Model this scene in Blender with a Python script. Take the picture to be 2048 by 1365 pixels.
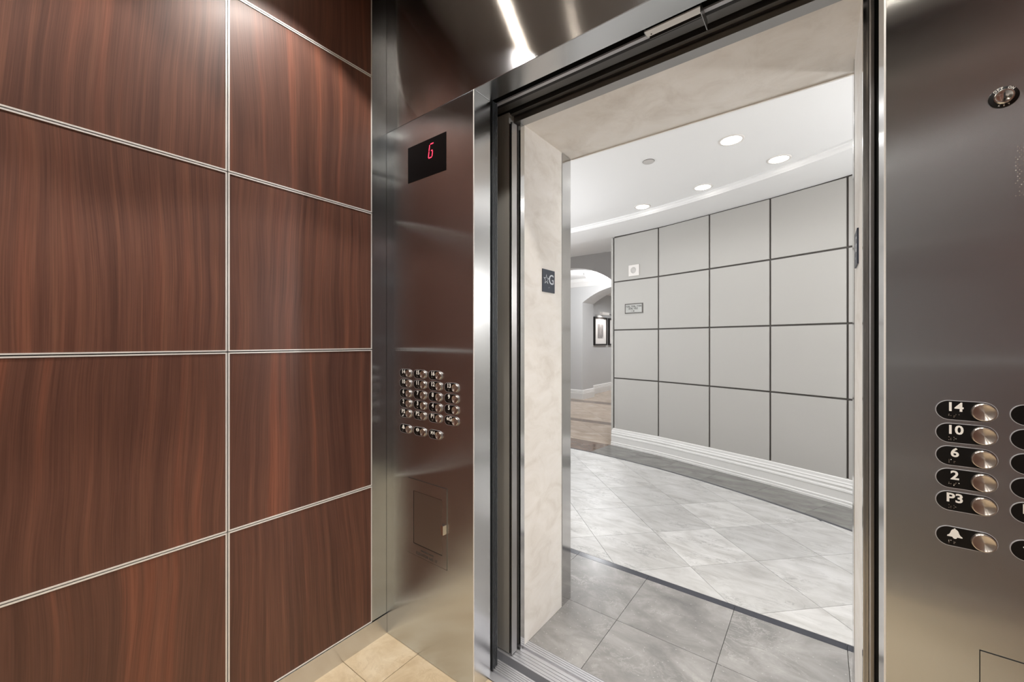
import bpy, bmesh, math, random
from mathutils import Vector, Matrix
random.seed(7)
S = bpy.context.scene
COL = S.collection
for o in list(bpy.data.objects):
    bpy.data.objects.remove(o)

# ------------------------------------------------------------------ camera, world, exposure
H = 1.243
cam_d = bpy.data.cameras.new('camera')
cam = bpy.data.objects.new('camera', cam_d); COL.objects.link(cam)
cam.location = (0, 0, H)
cam.rotation_euler = (math.radians(90), 0, 0.6487)
cam_d.sensor_width = 36.0
cam_d.lens = 36.0 * 812.27 / 2048.0
cam_d.shift_y = 1.4 / 2048.0
cam_d.clip_start = 0.02
S.camera = cam
W = bpy.data.worlds.new('world'); S.world = W; W.use_nodes = True
W.node_tree.nodes['Background'].inputs[0].default_value = (0.8, 0.8, 0.82, 1)
W.node_tree.nodes['Background'].inputs[1].default_value = 0.15
S.view_settings.view_transform = 'Standard'
S.view_settings.look = 'None'
S.view_settings.gamma = 1.0
S.view_settings.use_curve_mapping = False
S.view_settings.exposure = 0.0
LOBBY_W = 7.6      # watts of each lobby downlight
CAR_W = 74.0        # watts of each car downlight
LOBBY_C = (0.975, 0.985, 1.0)
CAR_C = (1.0, 0.95, 0.89)

# ------------------------------------------------------------------ helpers
def lin(c):
    return tuple((v / 12.92 if v <= 0.04045 else ((v + 0.055) / 1.055) ** 2.4) for v in (x / 255.0 for x in c)) + (1.0,)

def new_mat(name):
    m = bpy.data.materials.new(name); m.use_nodes = True
    return m, m.node_tree.nodes, m.node_tree.links, m.node_tree.nodes['Principled BSDF']

def plain(name, col, rough=0.5, metal=0.0, spec=0.5, emit=None, estr=0.0, coat=0.0):
    m, N, L, P = new_mat(name)
    P.inputs['Base Color'].default_value = lin(col)
    P.inputs['Roughness'].default_value = rough
    P.inputs['Metallic'].default_value = metal
    P.inputs['Specular IOR Level'].default_value = spec
    P.inputs['Coat Weight'].default_value = coat
    if emit:
        P.inputs['Emission Color'].default_value = lin(emit)
        P.inputs['Emission Strength'].default_value = estr
    return m

def painted(name, col, rough=0.55, amount=0.02):
    m, N, L, P = new_mat(name)
    tc = N.new('ShaderNodeTexCoord'); no = N.new('ShaderNodeTexNoise')
    no.inputs['Scale'].default_value = 90; no.inputs['Detail'].default_value = 3
    L.new(tc.outputs['Object'], no.inputs['Vector'])
    bp = N.new('ShaderNodeBump'); bp.inputs['Strength'].default_value = amount * 4; bp.inputs['Distance'].default_value = 0.002
    L.new(no.outputs['Fac'], bp.inputs['Height']); L.new(bp.outputs['Normal'], P.inputs['Normal'])
    P.inputs['Base Color'].default_value = lin(col); P.inputs['Roughness'].default_value = rough
    return m

def brushed(name, col, rough=0.3, aniso=0.8, rot=0.0, wave=0.25, wscale=(2.0, 2.6), grain=0.06, gdir='V', spread=0.0, along='u'):
    """brushed sheet steel: T runs along u of the metre UV map, slight oil-canning of the sheet"""
    m, N, L, P = new_mat(name)
    P.inputs['Metallic'].default_value = 1.0
    P.inputs['Base Color'].default_value = lin(col)
    P.inputs['Anisotropic'].default_value = aniso
    P.inputs['Anisotropic Rotation'].default_value = rot
    tg = N.new('ShaderNodeTangent'); tg.direction_type = 'UV_MAP'; tg.uv_map = 'UVMap'
    L.new(tg.outputs[0], P.inputs['Tangent'])
    uv = N.new('ShaderNodeUVMap'); uv.uv_map = 'UVMap'
    mp = N.new('ShaderNodeMapping'); mp.inputs['Scale'].default_value = (wscale[0], wscale[1], 1)
    L.new(uv.outputs[0], mp.inputs['Vector'])
    no = N.new('ShaderNodeTexNoise'); no.inputs['Scale'].default_value = 1.0; no.inputs['Detail'].default_value = 1.0
    L.new(mp.outputs[0], no.inputs['Vector'])
    bp = N.new('ShaderNodeBump'); bp.inputs['Strength'].default_value = wave; bp.inputs['Distance'].default_value = 0.02
    L.new(no.outputs['Fac'], bp.inputs['Height'])
    nout = bp.outputs['Normal']
    if spread:
        # fine brush grooves: the normal scatters across the grain only
        wn = N.new('ShaderNodeTexWhiteNoise'); wn.noise_dimensions = '3D'
        ge = N.new('ShaderNodeNewGeometry'); L.new(ge.outputs['Position'], wn.inputs['Vector'])
        sb = N.new('ShaderNodeMath'); sb.operation = 'SUBTRACT'; sb.inputs[1].default_value = 0.5
        L.new(wn.outputs['Value'], sb.inputs[0])
        mu = N.new('ShaderNodeMath'); mu.operation = 'MULTIPLY'; mu.inputs[1].default_value = 2 * spread
        L.new(sb.outputs[0], mu.inputs[0])
        tv = tg.outputs[0]
        if along == 'v':
            cx = N.new('ShaderNodeVectorMath'); cx.operation = 'CROSS_PRODUCT'
            L.new(nout, cx.inputs[0]); L.new(tv, cx.inputs[1]); tv = cx.outputs[0]
        sc = N.new('ShaderNodeVectorMath'); sc.operation = 'SCALE'
        L.new(tv, sc.inputs[0]); L.new(mu.outputs[0], sc.inputs['Scale'])
        ad = N.new('ShaderNodeVectorMath'); ad.operation = 'ADD'
        L.new(nout, ad.inputs[0]); L.new(sc.outputs[0], ad.inputs[1])
        nm = N.new('ShaderNodeVectorMath'); nm.operation = 'NORMALIZE'
        L.new(ad.outputs[0], nm.inputs[0]); nout = nm.outputs[0]
    L.new(nout, P.inputs['Normal'])
    mg = N.new('ShaderNodeMapping')
    mg.inputs['Scale'].default_value = (900, 14, 1) if gdir == 'V' else (14, 900, 1)
    L.new(uv.outputs[0], mg.inputs['Vector'])
    ng = N.new('ShaderNodeTexNoise'); ng.inputs['Scale'].default_value = 1.0; ng.inputs['Detail'].default_value = 2.0
    L.new(mg.outputs[0], ng.inputs['Vector'])
    mr = N.new('ShaderNodeMapRange'); mr.inputs['To Min'].default_value = rough - grain; mr.inputs['To Max'].default_value = rough + grain
    L.new(ng.outputs['Fac'], mr.inputs['Value']); L.new(mr.outputs[0], P.inputs['Roughness'])
    return m

def ramp(N, stops):
    r = N.new('ShaderNodeValToRGB')
    e = r.color_ramp.elements
    while len(e) < len(stops):
        e.new(0.5)
    for i, (p, c) in enumerate(stops):
        e[i].position = p; e[i].color = lin(c)
    return r

def wood_mat(name):
    m, N, L, P = new_mat(name)
    uv = N.new('ShaderNodeUVMap'); uv.uv_map = 'UVMap'
    oi = N.new('ShaderNodeObjectInfo')
    off = N.new('ShaderNodeVectorMath'); off.operation = 'SCALE'; off.inputs[0].default_value = (37.0, 91.0, 53.0)
    L.new(oi.outputs['Random'], off.inputs['Scale'])
    add = N.new('ShaderNodeVectorMath'); add.operation = 'ADD'
    L.new(uv.outputs[0], add.inputs[0]); L.new(off.outputs[0], add.inputs[1])
    # slow drift of the grain
    mw = N.new('ShaderNodeMapping'); mw.inputs['Scale'].default_value = (2.2, 1.1, 1)
    L.new(add.outputs[0], mw.inputs['Vector'])
    nw = N.new('ShaderNodeTexNoise'); nw.inputs['Scale'].default_value = 1.0; nw.inputs['Detail'].default_value = 1.5
    L.new(mw.outputs[0], nw.inputs['Vector'])
    sw = N.new('ShaderNodeVectorMath'); sw.operation = 'MULTIPLY'; sw.inputs[1].default_value = (0.13, 0.0, 0.0)
    L.new(nw.outputs['Color'], sw.inputs[0])
    wv = N.new('ShaderNodeVectorMath'); wv.operation = 'ADD'
    L.new(add.outputs[0], wv.inputs[0]); L.new(sw.outputs[0], wv.inputs[1])
    def streak(sx, sy, det, rough=0.5):
        mp = N.new('ShaderNodeMapping'); mp.inputs['Scale'].default_value = (sx, sy, 1)
        L.new(wv.outputs[0], mp.inputs['Vector'])
        n = N.new('ShaderNodeTexNoise'); n.inputs['Scale'].default_value = 1.0
        n.inputs['Detail'].default_value = det; n.inputs['Roughness'].default_value = rough
        L.new(mp.outputs[0], n.inputs['Vector'])
        return n
    broad = streak(22, 0.5, 2.0)
    mid = streak(62, 1.1, 3.0)
    fine = streak(420, 5.0, 2.0)
    cr = ramp(N, [(0.33, (80, 50, 41)), (0.46, (93, 60, 48)), (0.56, (104, 67, 53)), (0.70, (140, 84, 62))])
    L.new(broad.outputs['Fac'], cr.inputs['Fac'])
    c2 = ramp(N, [(0.34, (82, 52, 42)), (0.5, (99, 64, 52)), (0.68, (118, 78, 61))])
    L.new(mid.outputs['Fac'], c2.inputs['Fac'])
    mx = N.new('ShaderNodeMix'); mx.data_type = 'RGBA'
    # how much the wide figure shows differs from panel to panel
    mrr = N.new('ShaderNodeMapRange'); mrr.inputs['To Min'].default_value = 0.35; mrr.inputs['To Max'].default_value = 0.8
    fr = N.new('ShaderNodeMath'); fr.operation = 'FRACT'
    ml = N.new('ShaderNodeMath'); ml.operation = 'MULTIPLY'; ml.inputs[1].default_value = 7.31
    L.new(oi.outputs['Random'], ml.inputs[0]); L.new(ml.outputs[0], fr.inputs[0]); L.new(fr.outputs[0], mrr.inputs['Value'])
    L.new(mrr.outputs[0], mx.inputs['Factor'])
    L.new(cr.outputs[0], mx.inputs['A']); L.new(c2.outputs[0], mx.inputs['B'])
    mf = N.new('ShaderNodeMix'); mf.data_type = 'RGBA'; mf.blend_type = 'MULTIPLY'; mf.inputs['Factor'].default_value = 0.5
    cf = ramp(N, [(0.35, (190, 180, 176)), (0.6, (255, 255, 255))])
    L.new(fine.outputs['Fac'], cf.inputs['Fac'])
    L.new(mx.outputs['Result'], mf.inputs['A']); L.new(cf.outputs[0], mf.inputs['B'])
    L.new(mf.outputs['Result'], P.inputs['Base Color'])
    P.inputs['Roughness'].default_value = 0.42
    P.inputs['Specular IOR Level'].default_value = 0.5
    bp = N.new('ShaderNodeBump'); bp.inputs['Strength'].default_value = 0.08; bp.inputs['Distance'].default_value = 0.0006
    L.new(fine.outputs['Fac'], bp.inputs['Height']); L.new(bp.outputs['Normal'], P.inputs['Normal'])
    return m

def stone(name, base, dark, light, rough=0.22, scale=3.0, stretch=(1, 1, 1), vein=0.5, veincol=None, tone=0.12, speck=None):
    m, N, L, P = new_mat(name)
    tc = N.new('ShaderNodeTexCoord'); oi = N.new('ShaderNodeObjectInfo')
    off = N.new('ShaderNodeVectorMath'); off.operation = 'SCALE'; off.inputs[0].default_value = (41.0, 67.0, 23.0)
    L.new(oi.outputs['Random'], off.inputs['Scale'])
    add = N.new('ShaderNodeVectorMath'); add.operation = 'ADD'
    L.new(tc.outputs['Object'], add.inputs[0]); L.new(off.outputs[0], add.inputs[1])
    mp = N.new('ShaderNodeMapping'); mp.inputs['Scale'].default_value = stretch
    mp.inputs['Rotation'].default_value = (0, 0, 0.5)
    L.new(add.outputs[0], mp.inputs['Vector'])
    n1 = N.new('ShaderNodeTexNoise'); n1.inputs['Scale'].default_value = scale; n1.inputs['Detail'].default_value = 6
    n1.inputs['Roughness'].default_value = 0.62; n1.inputs['Distortion'].default_value = 0.7
    L.new(mp.outputs[0], n1.inputs['Vector'])
    cr = ramp(N, [(0.28, dark), (0.5, base), (0.72, light)])
    L.new(n1.outputs['Fac'], cr.inputs['Fac'])
    out = cr.outputs[0]
    if veincol:
        n2 = N.new('ShaderNodeTexNoise'); n2.inputs['Scale'].default_value = scale * 1.7; n2.inputs['Detail'].default_value = 8
        n2.inputs['Roughness'].default_value = 0.7; n2.inputs['Distortion'].default_value = 1.6
        L.new(mp.outputs[0], n2.inputs['Vector'])
        sb = N.new('ShaderNodeMath'); sb.operation = 'SUBTRACT'; sb.inputs[1].default_value = 0.5
        ab = N.new('ShaderNodeMath'); ab.operation = 'ABSOLUTE'
        L.new(n2.outputs['Fac'], sb.inputs[0]); L.new(sb.outputs[0], ab.inputs[0])
        mr = N.new('ShaderNodeMapRange'); mr.inputs['From Min'].default_value = 0.0; mr.inputs['From Max'].default_value = 0.035
        mr.inputs['To Min'].default_value = 1.0; mr.inputs['To Max'].default_value = 0.0
        L.new(ab.outputs[0], mr.inputs['Value'])
        # veins only in patches
        n3 = N.new('ShaderNodeTexNoise'); n3.inputs['Scale'].default_value = scale * 0.8; n3.inputs['Detail'].default_value = 2
        L.new(mp.outputs[0], n3.inputs['Vector'])
        m3 = N.new('ShaderNodeMapRange'); m3.inputs['From Min'].default_value = 0.5; m3.inputs['From Max'].default_value = 0.68
        L.new(n3.outputs['Fac'], m3.inputs['Value'])
        mu = N.new('ShaderNodeMath'); mu.operation = 'MULTIPLY'
        L.new(mr.outputs[0], mu.inputs[0]); L.new(m3.outputs[0], mu.inputs[1])
        mu2 = N.new('ShaderNodeMath'); mu2.operation = 'MULTIPLY'; mu2.inputs[1].default_value = vein
        L.new(mu.outputs[0], mu2.inputs[0])
        mx = N.new('ShaderNodeMix'); mx.data_type = 'RGBA'; mx.inputs['B'].default_value = lin(veincol)
        L.new(mu2.outputs[0], mx.inputs['Factor']); L.new(out, mx.inputs['A']); out = mx.outputs['Result']
    if speck:
        nv = N.new('ShaderNodeTexVoronoi'); nv.inputs['Scale'].default_value = 38
        L.new(mp.outputs[0], nv.inputs['Vector'])
        ms = N.new('ShaderNodeMapRange'); ms.inputs['From Min'].default_value = 0.06; ms.inputs['From Max'].default_value = 0.13
        ms.inputs['To Min'].default_value = 0.55; ms.inputs['To Max'].default_value = 0.0
        L.new(nv.outputs['Distance'], ms.inputs['Value'])
        mx = N.new('ShaderNodeMix'); mx.data_type = 'RGBA'; mx.inputs['B'].default_value = lin(speck)
        L.new(ms.outputs[0], mx.inputs['Factor']); L.new(out, mx.inputs['A']); out = mx.outputs['Result']
    # tile to tile tone
    hs = N.new('ShaderNodeHueSaturation')
    mt = N.new('ShaderNodeMapRange'); mt.inputs['To Min'].default_value = 1 - tone; mt.inputs['To Max'].default_value = 1 + tone * 0.5
    L.new(oi.outputs['Random'], mt.inputs['Value']); L.new(mt.outputs[0], hs.inputs['Value'])
    L.new(out, hs.inputs['Color']); L.new(hs.outputs[0], P.inputs['Base Color'])
    P.inputs['Roughness'].default_value = rough
    bp = N.new('ShaderNodeBump'); bp.inputs['Strength'].default_value = 0.06; bp.inputs['Distance'].default_value = 0.002
    L.new(n1.outputs['Fac'], bp.inputs['Height']); L.new(bp.outputs['Normal'], P.inputs['Normal'])
    return m

M = {}
M['wood'] = wood_mat('walnut_veneer')
M['steel_v'] = brushed('brushed_steel_vertical_grain', (198, 204, 210), rough=0.16, aniso=0.9, rot=0.0, wave=0.45, wscale=(0.8, 3.4), grain=0.0, spread=0.16)
M['steel_h'] = brushed('brushed_steel_horizontal_grain', (214, 215, 218), rough=0.16, aniso=0.9, rot=0.25, gdir='H', grain=0.0, wave=0.10, spread=0.22, along='v')
M['steel_soft'] = brushed('satin_steel', (176, 174, 172), rough=0.34, aniso=0.5, rot=0.0, wave=0.05, grain=0.02)
M['steel_mirror'] = brushed('polished_steel', (208, 207, 206), rough=0.13, aniso=0.3, wave=0.02, grain=0.02)
M['steel_return'] = brushed('brushed_steel_return', (200, 200, 200), rough=0.22, aniso=0.6, wave=0.03, grain=0.01)
M['alu'] = plain('bright_aluminium_edge', (236, 234, 231), 0.4, 0.35)
M['sill'] = plain('sill_aluminium', (196, 196, 200), 0.42, 0.55)
M['chrome'] = plain('chrome', (225, 222, 218), 0.12, 1.0)
M['dark_metal'] = plain('dark_painted_metal', (44, 42, 41), 0.45, 0.6)
M['grey_metal'] = plain('dull_grey_metal', (112, 110, 107), 0.42, 0.9)
M['ceil_metal'] = plain('satin_metal_ceiling', (166, 166, 166), 0.5, 0.0)
M['rear_steel'] = plain('satin_steel_cladding', (176, 174, 172), 0.4, 0.8)
M['pocket'] = plain('grey_door_back', (168, 166, 160), 0.5, 0.2)  # plain even grey for the hall door panels
M['rubber'] = plain('black_rubber_edge', (60, 63, 66), 0.38, 0.3)
M['black'] = plain('matt_black', (9, 9, 9), 0.6)
M['blackgloss'] = plain('black_glass', (3, 3, 4), 0.4, spec=0.15)
M['pill'] = plain('black_label_plate', (8, 8, 8), 0.3)
M['white_ink'] = plain('white_lettering', (240, 238, 232), 0.5, emit=(240, 238, 232), estr=0.0)
M['dark_ink'] = plain('dark_engraved_lettering', (52, 50, 47), 0.6)
M['red_led'] = plain('red_led', (60, 5, 12), 0.5, emit=(255, 60, 90), estr=2.2)
M['navy'] = plain('navy_sign_plastic', (42, 50, 66), 0.4)
M['pale_ink'] = plain('pale_sign_lettering', (214, 219, 226), 0.45)
M['trav'] = stone('travertine_slab', (240, 235, 228), (226, 219, 210), (246, 242, 237), rough=0.42, scale=7.0, stretch=(1, 1, 1.6), vein=0.07, veincol=(176, 166, 154), tone=0.02)
M['tile_light'] = stone('pale_grey_marble_tile', (196, 195, 193), (172, 170, 167), (212, 211, 210), rough=0.38, scale=4.5, stretch=(1, 2.4, 1), vein=0.7, veincol=(122, 121, 120), tone=0.13)
M['tile_grey'] = stone('grey_limestone_tile', (142, 140, 138), (118, 117, 116), (168, 166, 164), rough=0.26, scale=4.0, stretch=(1, 1.6, 1), vein=0.45, veincol=(196, 194, 190), tone=0.10, speck=(206, 203, 199))
M['tile_border'] = stone('dark_grey_limestone_tile', (116, 115, 111), (94, 93, 90), (136, 135, 131), rough=0.2, scale=4.0, stretch=(1, 2.4, 1), vein=0.3, veincol=(160, 158, 152), tone=0.06)
M['tile_beige'] = stone('beige_marble_tile', (186, 168, 150), (164, 146, 128), (204, 188, 172), rough=0.14, scale=3.5, stretch=(1, 2.4, 1), vein=0.3, veincol=(150, 130, 112), tone=0.06)
M['tile_brown'] = stone('brown_marble_tile', (118, 100, 88), (98, 82, 72), (136, 118, 106), rough=0.1, scale=4.0, vein=0.2, veincol=(150, 132, 118), tone=0.04)
M['tile_car'] = stone('honey_travertine_tile', (206, 186, 154), (178, 154, 122), (222, 206, 178), rough=0.3, scale=6.0, vein=0.35, veincol=(160, 134, 102), tone=0.06)
M['strip'] = plain('black_stone_strip', (58, 60, 68), 0.22)
M['grout'] = plain('grey_grout', (132, 129, 125), 0.8)
M['grout_car'] = plain('tan_grout', (128, 108, 82), 0.8)
M['panel'] = painted('grey_fabric_panel', (180, 178, 174), 0.6, 0.03)
M['groove'] = plain('dark_reveal', (84, 80, 76), 0.7)
M['ceil'] = painted('white_ceiling_paint', (236, 236, 236), 0.7)
M['trimw'] = painted('white_trim_paint', (228, 227, 225), 0.42, 0.01)
M['wall_grey'] = painted('pale_blue_grey_paint', (194, 194, 194), 0.6)
M['wall_mid'] = painted('mid_grey_paint', (158, 155, 153), 0.6)
M['lens'] = plain('lit_lens', (255, 255, 255), 0.5, emit=(255, 250, 243), estr=12.0)
M['lens_car'] = plain('lit_car_lens', (255, 255, 255), 0.5, emit=(255, 238, 216), estr=90.0)
M['bowl'] = plain('lit_glass_bowl', (255, 255, 255), 0.4, emit=(255, 250, 244), estr=1.7)
M['white_plastic'] = plain('white_plastic', (226, 222, 218), 0.45)
M['grey_plastic'] = plain('pale_grey_plastic', (196, 193, 190), 0.6)
M['frame_black'] = plain('black_picture_frame', (30, 27, 26), 0.35)
M['mat_white'] = plain('white_mount_board', (222, 219, 216), 0.7)
M['plaque'] = plain('silver_plaque', (160, 160, 156), 0.45, 0.1)
M['plaque_edge'] = plain('dark_bronze_edge', (78, 74, 70), 0.45, 0.3)

def print_mat():
    m, N, L, P = new_mat('grey_photograph_print')
    tc = N.new('ShaderNodeTexCoord'); mp = N.new('ShaderNodeMapping'); mp.inputs['Scale'].default_value = (1, 14, 5)
    L.new(tc.outputs['Object'], mp.inputs['Vector'])
    n = N.new('ShaderNodeTexNoise'); n.inputs['Scale'].default_value = 2.0; n.inputs['Detail'].default_value = 3
    L.new(mp.outputs[0], n.inputs['Vector'])
    r = ramp(N, [(0.3, (118, 114, 114)), (0.55, (146, 142, 141)), (0.75, (188, 185, 183))])
    L.new(n.outputs['Fac'], r.inputs['Fac']); L.new(r.outputs[0], P.inputs['Base Color'])
    return m
M['print'] = print_mat()

def spun_mat():
    m, N, L, P = new_mat('spun_steel_button')
    P.inputs['Metallic'].default_value = 1.0; P.inputs['Base Color'].default_value = lin((222, 214, 206))
    P.inputs['Roughness'].default_value = 0.30; P.inputs['Anisotropic'].default_value = 0.9
    tg = N.new('ShaderNodeTangent'); tg.direction_type = 'RADIAL'; tg.axis = 'Y'
    L.new(tg.outputs[0], P.inputs['Tangent'])
    P.inputs['Anisotropic Rotation'].default_value = 0.25
    return m
M['spun'] = spun_mat()

def add_uv(me):
    uvl = me.uv_layers.new(name='UVMap')
    for p in me.polygons:
        n = p.normal; a = max(range(3), key=lambda i: abs(n[i]))
        for li in p.loop_indices:
            v = me.vertices[me.loops[li].vertex_index].co
            uvl.data[li].uv = ((v.y, v.z) if a == 0 else (v.x, v.z) if a == 1 else (v.x, v.y))

def link(name, me, mat, parent=None, kind=None, label=None, cat=None, group=None):
    o = bpy.data.objects.new(name, me); COL.objects.link(o)
    if mat and not me.materials:
        me.materials.append(M[mat] if isinstance(mat, str) else mat)
    if parent:
        o.parent = parent; o.matrix_parent_inverse = Matrix.Translation(parent.location).inverted()
    tag(o, label, cat, group, kind)
    return o

def tag(o, label=None, cat=None, group=None, kind=None):
    if label: o['label'] = label
    if cat: o['category'] = cat
    if group: o['group'] = group
    if kind: o['kind'] = kind

def thing(name, loc, label, cat, group=None):
    o = bpy.data.objects.new(name, None); COL.objects.link(o); o.location = loc
    o.empty_display_size = 0.05
    tag(o, label, cat, group); return o

class MB:
    """mesh builder: boxes, prisms, lathes in world (or local) metres"""
    def __init__(s): s.bm = bmesh.new()
    def box(s, x0, x1, y0, y1, z0, z1, bev=0.0):
        t = bmesh.new()
        vs = [t.verts.new((x, y, z)) for x in (x0, x1) for y in (y0, y1) for z in (z0, z1)]
        for f in ((0, 1, 3, 2), (4, 6, 7, 5), (0, 4, 5, 1), (2, 3, 7, 6), (0, 2, 6, 4), (1, 5, 7, 3)):
            t.faces.new([vs[i] for i in f])
        if bev: bmesh.ops.bevel(t, geom=t.edges[:], offset=bev, segments=2, profile=0.7, affect='EDGES')
        s._merge(t); return s
    def prism(s, pts, z0, z1, M4=None):
        """polygon in xy extruded in z"""
        t = bmesh.new()
        a = [t.verts.new((p[0], p[1], z0)) for p in pts]; b = [t.verts.new((p[0], p[1], z1)) for p in pts]
        n = len(pts)
        t.faces.new(list(reversed(a))); t.faces.new(b)
        for i in range(n): t.faces.new((a[i], a[(i + 1) % n], b[(i + 1) % n], b[i]))
        if M4: bmesh.ops.transform(t, matrix=M4, verts=t.verts[:])
        s._merge(t); return s
    def lathe(s, prof, seg=24, M4=None, smooth=True):
        """profile (r, h) around local z"""
        t = bmesh.new(); rings = []
        for r, h in prof:
            if r < 1e-6: rings.append([t.verts.new((0, 0, h))])
            else: rings.append([t.verts.new((r * math.cos(2 * math.pi * i / seg), r * math.sin(2 * math.pi * i / seg), h)) for i in range(seg)])
        for a, b in zip(rings, rings[1:]):
            for i in range(seg):
                j = (i + 1) % seg
                if len(a) == 1 and len(b) == 1: continue
                if len(a) == 1: f = t.faces.new((a[0], b[i], b[j]))
                elif len(b) == 1: f = t.faces.new((a[i], a[j], b[0]))
                else: f = t.faces.new((a[i], a[j], b[j], b[i]))
                f.smooth = smooth
        bmesh.ops.recalc_face_normals(t, faces=t.faces[:])
        if M4: bmesh.ops.transform(t, matrix=M4, verts=t.verts[:])
        s._merge(t); return s
    def sweep(s, prof, path):
        """profile (out, z) carried along a path of (x, y, nx, ny)"""
        t = bmesh.new(); rows = []
        for x, y, nx, ny in path:
            rows.append([t.verts.new((x + nx * o, y + ny * o, z)) for o, z in prof])
        for a, b in zip(rows, rows[1:]):
            for i in range(len(prof) - 1):
                t.faces.new((a[i], b[i], b[i + 1], a[i + 1]))
        for r in (rows[0], rows[-1]):
            try: t.faces.new(r)
            except ValueError: pass
        bmesh.ops.recalc_face_normals(t, faces=t.faces[:])
        s._merge(t); return s
    def poly(s, vs, faces):
        v = [s.bm.verts.new(p) for p in vs]
        for f in faces: s.bm.faces.new([v[i] for i in f])
        return s
    def _merge(s, t):
        me = bpy.data.meshes.new('tmp'); t.to_mesh(me); t.free(); s.bm.from_mesh(me); bpy.data.meshes.remove(me)
    def mesh(s, name='mesh'):
        me = bpy.data.meshes.new(name); bmesh.ops.recalc_face_normals(s.bm, faces=s.bm.faces[:]) if False else None
        s.bm.to_mesh(me); s.bm.free(); add_uv(me); return me
    def build(s, name, mat, parent=None, **k):
        return link(name, s.mesh(name), mat, parent, **k)

def box(name, x0, x1, y0, y1, z0, z1, mat, parent=None, bev=0.0, **k):
    return MB().box(x0, x1, y0, y1, z0, z1, bev).build(name, mat, parent, **k)

_font_cache = {}
def text_mesh(txt, size, bold=0.0, depth=0.0004):
    key = (txt, size, bold, depth)
    if key in _font_cache: return _font_cache[key]
    cu = bpy.data.curves.new('lettering', 'FONT'); cu.body = txt; cu.size = size
    cu.align_x = 'CENTER'; cu.align_y = 'CENTER'; cu.offset = bold; cu.extrude = depth; cu.resolution_u = 3
    ob = bpy.data.objects.new('lettering', cu); COL.objects.link(ob)
    dg = bpy.context.evaluated_depsgraph_get()
    me = bpy.data.meshes.new_from_object(ob.evaluated_get(dg)); me.name = 'lettering'
    bpy.data.objects.remove(ob); bpy.data.curves.remove(cu)
    _font_cache[key] = me
    return me

def place(name, me, mat, parent, loc, rot):
    o = link(name, me, mat, parent)
    o.location = loc; o.rotation_euler = rot
    return o

R90 = math.pi / 2
FACE = (R90, 0, 0)          # a thing that faces -Y

def clip(poly, n, d):
    """keep the part of a convex polygon where n.p <= d"""
    out = []
    for i in range(len(poly)):
        a, b = poly[i], poly[(i + 1) % len(poly)]
        da, db = n[0] * a[0] + n[1] * a[1] - d, n[0] * b[0] + n[1] * b[1] - d
        if da <= 0: out.append(a)
        if da * db < 0:
            t = da / (da - db); out.append((a[0] + t * (b[0] - a[0]), a[1] + t * (b[1] - a[1])))
    return out

def area(p):
    return 0.5 * sum(p[i][0] * p[(i + 1) % len(p)][1] - p[(i + 1) % len(p)][0] * p[i][1] for i in range(len(p)))

def inset(poly, g):
    """convex polygon (ccw) shrunk by g"""
    if area(poly) < 0: poly = list(reversed(poly))
    out = list(poly)
    for i in range(len(poly)):
        a, b = poly[i], poly[(i + 1) % len(poly)]
        ex, ey = b[0] - a[0], b[1] - a[1]; l = math.hypot(ex, ey)
        if l < 1e-6: continue
        n = (ey / l, -ex / l)
        out = clip(out, n, n[0] * a[0] + n[1] * a[1] - g)
        if len(out) < 3: return []
    return out

_tile_cache = {}
def tile(poly, mat, parent, z=0.0, th=0.010, gap=0.0011, name='tile'):
    p = inset(poly, gap)
    if len(p) < 3 or abs(area(p)) < 2e-4: return
    cx = sum(q[0] for q in p) / len(p); cy = sum(q[1] for q in p) / len(p)
    loc = [(round(q[0] - cx, 4), round(q[1] - cy, 4)) for q in p]
    key = (tuple(sorted(loc)), mat)
    if key not in _tile_cache:
        _tile_cache[key] = MB().prism(loc, -th, 0.0).mesh('tile')
    o = link(name, _tile_cache[key], mat, parent)
    o.location = (cx, cy, z)
    return o

# ------------------------------------------------------------------ main dimensions (metres)
XL, XR = -1.4763, 0.602         # car side walls
YB, YF = -0.62, 1.0591          # car rear wall, face of the front returns
ZC = 2.72                       # car ceiling
XJ, XK = -0.9721, 0.0986        # edges of the door opening
ZD = 2.134                      # head of the opening
YS = 1.149                      # depth of the steel returns
JL, JR = -0.964, 0.0865         # faces of the hall jambs
YH = 1.738                      # hall wall plane
ZL = 2.13                       # soffit of the hall opening
R0, DZ = 0.0826, 0.5642         # wood panel rows
YC, YE, DY = 0.4746, 0.9895, 0.5149
CC = (-2.681, -1.677)           # centre of the round lobby
def pol(r, deg):
    a = math.radians(deg); return (CC[0] + r * math.cos(a), CC[1] + r * math.sin(a))

# ------------------------------------------------------------------ car shell
floor = box('floor', XL, XR, YB, 1.142, -0.06, -0.0098, 'grout_car', kind='structure')
tx = [-1.274 + 0.4064 * k for k in range(-1, 6)]; ty = [0.86 - 0.4064 * k for k in range(-1, 5)]
for i in range(len(tx) - 1):
    for j in range(len(ty) - 1):
        x0, x1 = max(tx[i], XL), min(tx[i + 1], XR); y1, y0 = min(ty[j], 1.140), max(ty[j + 1], YB)
        if x1 - x0 > 0.01 and y1 - y0 > 0.01:
            tile([(x0, y0), (x1, y0), (x1, y1), (x0, y1)], 'tile_car', floor)

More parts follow.
